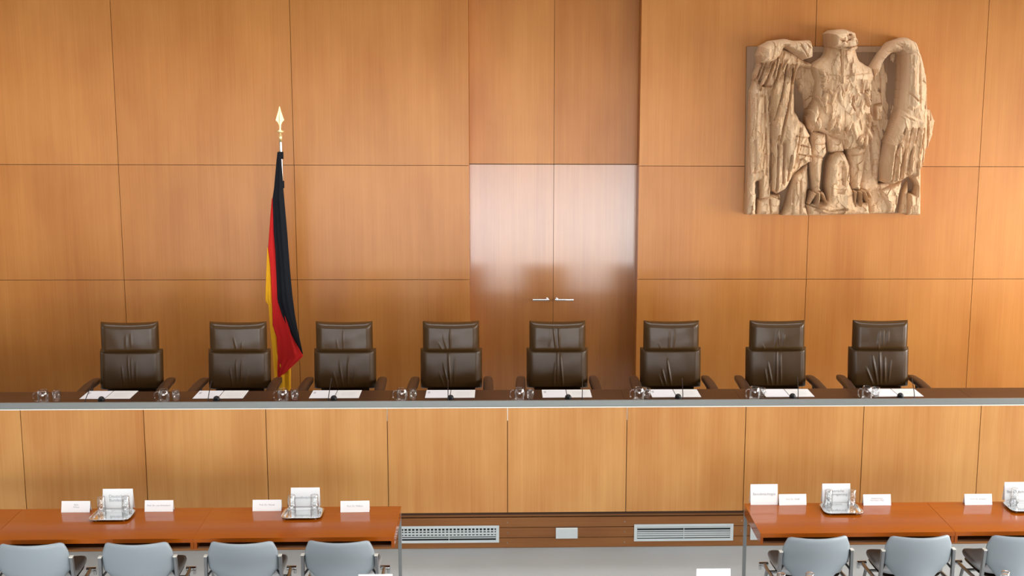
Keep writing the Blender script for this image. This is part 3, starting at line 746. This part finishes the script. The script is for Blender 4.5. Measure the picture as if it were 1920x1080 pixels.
rg = [([(872,200),(868,440)],18,8), ([(905,200),(915,430)],25,8), ([(845,560),(792,700),(776,840)],30,7), ([(876,560),(835,700),(815,835)],30,7), ([(910,560),(868,700),(852,820)],30,7), ([(940,560),(905,760)],28,7),
      ([(860,380),(900,420)],30,7), ([(840,500),(880,520)],18,7), ([(800,140),(850,165)],25,8), ([(760,180),(800,165)],30,8), ([(985,500),(1000,660)],30,5)]
relief('wing', rw, rg, seed=37, amp=13, cell=(24, 90), shear=-.1)

rk = [
 ([(122,932),(150,915),(185,903),(238,905),(238,1010),(118,1012)], 150, 25),
 ([(300,797),(345,770),(378,738),(378,850),(365,960),(378,1015),(243,1015),(270,950),(290,860)], 195, 30, (.2, .1)),
 ([(365,955),(480,930),(600,930),(690,950),(700,1010),(378,1015)], 205, 25),
 ([(475,740),(492,700),(520,680),(555,685),(583,750),(587,850),(605,890),(622,990),(560,1010),(450,1005),(392,985),(470,930),(465,850)], 265, 28),
 ([(658,700),(700,560),(745,545),(768,640),(752,850),(870,830),(868,870),(830,1005),(700,1008),(690,940),(650,880)], 135, 32, (.1, .12)),
 ([(740,880),(868,832),(832,1004),(790,1006),(780,960)], 190, 22),
 ([(868,1012),(880,900),(908,840),(912,1016)], 110, 12),
]
relief('rock_base', rk, [([(300,880),(290,1000)],25,8), ([(335,830),(330,1000)],22,8), ([(180,930),(185,1005)],30,7), ([(540,760),(545,850)],20,6), ([(395,960),(470,985),(560,975)],30,8), ([(700,620),(720,800)],25,10)],
       seed=51, amp=14, cell=(40, 60), cuts=[([(508,740),(545,722),(562,790),(556,862),(512,858)], 45, 10), ([(500,868),(560,868),(545,900),(510,895)], 35, 8)])

# ------------------------------------------------------------------ tables in front
YF, YN = 9.69, 9.03
def table(x0, x1, label, yf=YF, yn=YN):
    t = tag(empty('conference_table', ((x0+x1)/2, (yf+yn)/2, 0)), label, 'table', 'veneered conference tables')
    w, d = (x1-x0)/2, (yf-yn)/2
    b = MB(); b.box(-w, w, -d, d, .708, .74, .0001); b.build('tabletop', M['table'], t, .001)
    for s in (-1, 1):
        b = MB(); b.box(s*(w-.012)-.011, s*(w-.012)+.011, -d+.012, d-.03, .655, .7075); b.build('side_panel', M['table'], t)
    b = MB(); b.box(-w+.025, w-.025, -d+.03, d-.03, .655, .668); b.build('shelf', M['shelf'], t)
    b = MB(); b.box(-w+.025, w-.025, d-.045, d-.031, .669, .7075); b.build('rear_board', M['shelf'], t)
    for sx_ in (-1, 1):
        x = sx_*(w-.0125); y = d-.0125; b = MB(); b.box(x-.0125, x+.0125, y-.0125, y+.0125, .026, .7075); l = b.build('leg', M['steel'], t, .002)
        b = MB(); b.box(x-.0125, x+.0125, -d+.05, d, .0, .0255); b.build('foot_bar', M['steel'], l, .002)
    return t
table(-2.1882, -.769, 'veneered table on the flag side, standing next to the open gap before the plinth grille')
table(-3.607, -2.1888, 'veneered table on the flag side carrying the Bundestag sign, second from the open gap')
table(-5.027, -3.609, 'veneered table on the flag side, outermost, cut by the picture edge')
table(1.857, 3.276, 'veneered table under the eagle, standing next to the open gap, with bare steel leg')
table(3.278, 4.697, 'veneered table under the eagle, second from the open gap, cut by the picture edge')
table(-2.05, -.60, 'veneered table of the row behind the grey chairs, flag side', 8.12, 7.46)
table(1.12, 2.57, 'veneered table of the row behind the grey chairs, next to the gap, eagle side', 8.12, 7.46)
table(2.572, 4.02, 'veneered table of the row behind the grey chairs, outermost, eagle side', 8.12, 7.46)

ZT = .7402
def card(x0, x1, y, h, label, body=None, size=.017, tz=.5, rz=0.0, dx=0.0, ink='ink', depth=None):
    """folded card standing like a tent, writing on the face towards the room"""
    w = (x1-x0)/2; k = depth or h*.30; th = .0006
    t = tag(empty('name_card' if h < .12 else 'place_card', ((x0+x1)/2, y, ZT), rz), label, 'card', 'white cards on the tables')
    def sheet(ya, yb):
        b = MB(); vs = []
        for yy in (0, th):
            vs += [(-w, ya+yy, 0), (w, ya+yy, 0), (w, yb+yy, h), (-w, yb+yy, h)]
        b.add(vs, [(0,1,2,3), (7,6,5,4), (0,4,5,1), (1,5,6,2), (2,6,7,3), (3,7,4,0)]); return b
    sheet(0, k).build('front_leaf', M['card'], t); sheet(2*k+th, k+th).build('rear_leaf', M['card'], t)
    if body:
        a = math.atan2(k, h)
        text(body, size, M[ink], t, (dx, k*tz-.0012, h*tz), (PI/2-a, 0, 0))
    return t
C = .081
card(-3.295, -3.083, 9.603, C, 'low folded name card with two short lines, outermost on the flag side tables', 'RDir\nWiese', .0175, .56, math.radians(-1), .005)
card(-2.679, -2.468, 9.606, C, 'low folded name card reading Prof. Dr. von Achenbach, beside the Bundestag sign', 'Prof. Dr. von Achenbach', .0172, .55)
card(-1.875, -1.660, 9.599, C, 'low folded name card reading Prof. Dr. Meinel, on the flag side table', 'Prof. Dr. Meinel', .0175, .56)
card(-1.213, -.997, 9.559, C, 'low folded name card nearest the gap, on the flag side table', 'Prof. Dr. Möllers', .0175, .54, math.radians(1.2))
card(2.119, 2.331, 9.640, C, 'low folded name card touching the tall sign by the steel leg table corner', 'Prof. Dr. Wolff', .0172, .54, math.radians(.8))
card(2.766, 2.980, 9.620, C, 'low folded name card with two faint lines, beside the Bavarian sign', 'Staatsminister\nHerrmann, MdL', .0165, .55)
card(3.550, 3.764, 9.612, C, 'low folded name card with one faint line, on the outermost table under the eagle', 'Prof. Dr. Schwarz', .0172, .54)
B = .152
card(-3.000, -2.777, 9.645, B+.006, 'tall white sign reading Deutscher Bundestag behind the outermost silver tray', 'Deutscher\nBundestag', .031, .56, depth=.03)
card(-1.598, -1.381, 9.655, B+.002, 'tall white sign behind the silver tray between two name cards, flag side', 'Bevollmächtigte', .0285, .52, dx=.0, depth=.03)
card(1.902, 2.112, 9.655, B+.003, 'tall white sign reading Bevollmächtigte at the corner above the steel table leg', 'Bevollmächtigte', .0275, .52, depth=.03)
card(2.457, 2.674, 9.655, B+.004, 'tall white sign reading Bayerische Staatsregierung behind a silver tray', 'Bayerische\nStaatsregierung', .0275, .56, depth=.03)
card(3.882, 4.100, 9.668, B+.002, 'tall white sign behind the silver tray at the picture edge under the eagle', 'Bevollmächtigte', .0285, .52, depth=.03)

# trays and upturned glasses
def rrect(w, d, r, z, n=6):
    pts = []
    for cx_, cy_, a0 in ((w-r, d-r, 0), (-w+r, d-r, PI/2), (-w+r, -d+r, PI), (w-r, -d+r, 3*PI/2)):
        for k in range(n+1):
            a = a0 + PI/2*k/n; pts.append((cx_ + r*math.cos(a), cy_ + r*math.sin(a), z))
    return pts
def make_tray():
    t = empty('silver_tray')
    rings = [rrect(.118, .090, .022, .0085), rrect(.120, .092, .024, .0088), rrect(.134, .106, .036, .0165), rrect(.146, .118, .046, .0185), rrect(.149, .121, .049, .0178), rrect(.147, .119, .047, .0165),
             rrect(.134, .106, .036, .0145), rrect(.119, .091, .023, .0065), rrect(.117, .089, .021, .006)]
    b = MB(); b.loft(rings, smooth=True, caps=False); n = len(rings[0])
    b.add(rings[0], [tuple(range(n))]); b.add(rings[-1], [tuple(range(n))[::-1]]); b.build('dish', M['silver'], t)
    for sx_ in (-1, 1):
        for sy_ in (-1, 1):
            b = MB(); b.lathe([(0, 0), (.006, 0), (.008, .004), (.005, .0064), (0, .0064)], (sx_*.10, sy_*.072, 0), 12); b.build('foot', M['silver'], t)
    return t
def make_upturned():
    t = empty('upturned_glass')
    out = [(0, .117), (.024, .117), (.0275, .112), (.0295, .07), (.0325, .001)]
    inn = [(0, .096), (.021, .097), (.0245, .090), (.0272, .06), (.0310, .001)]
    revolve_glass(out, inn).build('glass_body', M['glass'], t); return t
TR = [(-2.885, 9.502, 'the Bundestag sign'), (-1.485, 9.51, 'the tall sign between two name cards, flag side'), (2.566, 9.518, 'the Bavarian sign'), (3.992, 9.53, 'the tall sign at the picture edge under the eagle')]
tr0 = None
for x, y, lb in TR:
    l_ = 'polished silver tray in front of ' + lb
    if tr0 is None:
        tr0 = make_tray(); tr0.location = (x, y, ZT); tag(tr0, l_, 'tray', 'silver trays')
    else: copy_tree(tr0, (x, y, ZT), 0, l_)
ug = None
def upturned(x, y, z, label, group='upturned glasses on the trays'):
    global ug
    if ug is None:
        ug = make_upturned(); ug.location = (x, y, z); tag(ug, label, 'glass', group)
    else: copy_tree(ug, (x, y, z), 0, label, group)
GZ = ZT + .0089
for (uu, vv, lb) in ((191, 961.5, 'upturned glass over the edge of the Bundestag sign, farther from the gap'), (236.5, 961, 'upturned glass before the word end of the Bundestag sign'),
                     (547, 958.5, 'upturned glass at the outer edge of the sign between two name cards'), (590, 958, 'upturned glass at the gap side of the sign between two name cards'),
                     (1553, 948.5, 'upturned glass before the beginning of the Bavarian sign'), (1597, 948, 'upturned glass at the end edge of the Bavarian sign'),
                     (1901.5, 945, 'upturned glass on the tray at the picture edge under the eagle')):
    p = at(uu, vv-3, z=GZ); upturned(p.x, p.y, GZ, lb)

# row behind: tops of two signs and three glasses reach into the picture
for x0, x1, v, lb in ((672, 736, 1077, 'white sign whose top edge shows below the grey chair next to the gap, flag side'), (1306, 1370, 1066.5, 'white sign whose top shows alone over the carpet in the gap')):
    h = B+.003; p0 = at(x0, v, z=ZT+h); p1 = at(x1, v, z=ZT+h)
    card(p0.x, p1.x, p0.y-.03, h, lb, depth=.03)
for uu, vv, lb in ((1465, 1075.5, 'glass rim in front of the grey chair nearest the gap, eagle side, outer one'), (1518.5, 1074.5, 'glass rim before the middle of the grey chair nearest the gap, eagle side'), (1885.5, 1071.5, 'glass rim before the outermost grey chair under the eagle')):
    p = at(uu, vv, z=GZ+.117); upturned(p.x, p.y, GZ, lb, 'upturned glasses of the row behind')
pa, pb_, pc = at(1465, 1075.5, z=GZ+.117), at(1518.5, 1074.5, z=GZ+.117), at(1885.5, 1071.5, z=GZ+.117)
copy_tree(tr0, ((pa.x+pb_.x)/2, pa.y-.03, ZT), 0, 'silver tray on the row behind, under two glasses next to the gap')
copy_tree(tr0, (pc.x+.09, pc.y-.03, ZT), 0, 'silver tray on the row behind, under the outermost glass')

# ------------------------------------------------------------------ grey chairs
def grey_chair():
    t = empty('conference_chair')
    # backrest: curved shell, faces +y (towards the table), leaning back
    nx, nz = 36, 30
    def half_w(s):           # s 0 bottom .. 1 top
        if s < .40: return .12 + (.243-.12)*(s/.40)
        if s < .72: return .243 + .004*math.sin((s-.4)/.32*PI)
        return .243 - .016*(s-.72)/.28
    H0, H1 = .415, .775
    front, rear = [], []
    for j in range(nz+1):
        s = j/nz
        for i in range(nx+1):
            u = 2*i/nx-1
            x = u*half_w(s); z = H0 + (H1-H0)*s
            r = .045                                    # rounded top corners
            if s > .8:
                ztop = 1.0; du = max(0, abs(x)-(half_w(1)-r))
                lim = H1 - (r - math.sqrt(max(0, r*r-du*du)))
                z = H0 + (H1-H0)*.8 + (lim-H0-(H1-H0)*.8)*(s-.8)/.2
            z -= .002*(1-u*u)*s**6                      # top edge dips in the middle
            y = -.205 - .10*(z-H0) + .075*(u*u) - .075 + .012*math.cos(s*PI)
            e = min(1, (1-abs(u))*12 + .25)*min(1, (1-s)*14+.25)
            front.append((x, y+.006+.010*e, z)); rear.append((x, y-.004-.008*e, z))
    b = MB(); n = nx+1; fs = [(j*n+i, j*n+i+1, (j+1)*n+i+1, (j+1)*n+i) for j in range(nz) for i in range(nx)]
    k0 = len(front); rim = [i for i in range(n)] + [j*n+nx for j in range(1, nz+1)] + [nz*n+i for i in range(nx-1, -1, -1)] + [j*n for j in range(nz-1, 0, -1)]
    b.add(front+rear, [f[::-1] for f in fs] + [tuple(k0+q for q in f) for f in fs] + [(rim[k], rim[(k+1) % len(rim)], k0+rim[(k+1) % len(rim)], k0+rim[k]) for k in range(len(rim))], True)
    o = b.build('backrest', M['shell'], t)
    # seat pad and its shell
    rings = []
    for z, sc in ((.428, .93), (.432, .98), (.446, 1), (.458, .985), (.463, .93)):
        r_ = []
        for k in range(48):
            a = 2*PI*k/48; ca, sa = math.cos(a), math.sin(a)
            x = math.copysign(abs(ca)**.32, ca)*.245*sc; y = math.copysign(abs(sa)**.32, sa)*.205*sc + .035
            r_.append((x, y, z + .022*(x/.245)**2 + .018*((y-.035)/.205)**2*(1 if y > .035 else .2)))
        rings.append(r_)
    b = MB(); b.loft(rings); b.build('seat', M['seatpad'], t)
    rings = []
    for z, sc in ((.398, .86), (.402, .92), (.408, .93)):
        r_ = []
        for k in range(48):
            a = 2*PI*k/48; ca, sa = math.cos(a), math.sin(a)
            x = math.copysign(abs(ca)**.32, ca)*.245*sc; y = math.copysign(abs(sa)**.32, sa)*.205*sc + .035
            r_.append((x, y, z + .022*(x/.245)**2))
        rings.append(r_)
    b = MB(); b.loft(rings); b.build('seat_shell', M['seatedge'], t)
    for s in (-1, 1):
        b = MB(); b.obox((s*.262, -.235, .52), (.011, 0, 0), (0, .017, 0), (-s*.004, -.010, .138)); up = b.build('upright', M['alu'], t, .003)
        b = MB(); b.obox((s*.2575, -.2455, .661), (.0125, 0, 0), (0, .019, 0), (0, 0, .003)); b.build('cap', M['strip'], up)
        b = MB(); b.tube([(s*.225, -.21, .545), (s*.262, -.235, .50)], .008, 8); b.build('bracket', M['black'], t)
        b = MB(); b.tube([(s*.262, -.222, .40), (s*.262, -.10, .395), (s*.262, .10, .39), (s*.255, .20, .385)], .013, 10); b.build('side_rail', M['steel'], t)
        b = MB(); b.tube([(s*.225, .215, .385), (s*.295, .215, .385)], .017, 12); b.tube([(s*.285, .215, .385), (s*.285, .215, .345)], .012, 10); b.build('clamp', M['chrome'], t)
        b = MB(); b.tube([(s*.262, .10, .385), (s*.27, .16, .2), (s*.275, .21, .0)], .012, 10); b.build('leg', M['steel'], t)
        b = MB(); b.tube([(s*.262, -.12, .385), (s*.27, -.19, .2), (s*.275, -.25, .0)], .012, 10); b.build('leg', M['steel'], t)
    b = MB(); b.tube([(-.25, .06, .385), (.25, .06, .385)], .011, 10); b.tube([(-.25, -.1, .385), (.25, -.1, .385)], .011, 10); b.build('cross_bar', M['steel'], t)
    return t
GC = [(-3.270, 2, 'grey shell chair cut by the picture edge, outermost on the flag side'), (-2.548, 1, 'grey shell chair facing the Bundestag sign, flag side'), (-1.815, 0, 'grey shell chair standing over the join of two flag side tables'),
      (-1.134, -2, 'grey shell chair next to the open gap, flag side'), (2.222, 3, 'grey shell chair next to the open gap, eagle side'), (2.961, 2, 'grey shell chair at the join of the two tables under the eagle'), (3.690, 3, 'grey shell chair cut by the picture edge under the eagle')]
gc0 = None
for x, rz, lb in GC:
    loc = (x, 9.142, 0)
    if gc0 is None:
        gc0 = grey_chair(); gc0.location = loc; gc0.rotation_euler = (0, 0, math.radians(rz)); tag(gc0, lb, 'chair', 'grey shell chairs at the tables')
    else: copy_tree(gc0, loc, math.radians(rz), lb)

# ------------------------------------------------------------------ view
vs = SC.view_settings
SC.display_settings.display_device = 'sRGB'
vs.view_transform = 'Standard'; vs.look = 'None'; vs.gamma = 1; vs.use_curve_mapping = False
vs.exposure = 0.36
SC.cycles.use_denoising = True
SC.cycles.transparent_max_bounces = 40; SC.cycles.max_bounces = 10; SC.cycles.transmission_bounces = 10; SC.cycles.diffuse_bounces = 5; SC.cycles.glossy_bounces = 5
SC.cycles.sample_clamp_indirect = 6; SC.cycles.caustics_reflective = False; SC.cycles.caustics_refractive = False
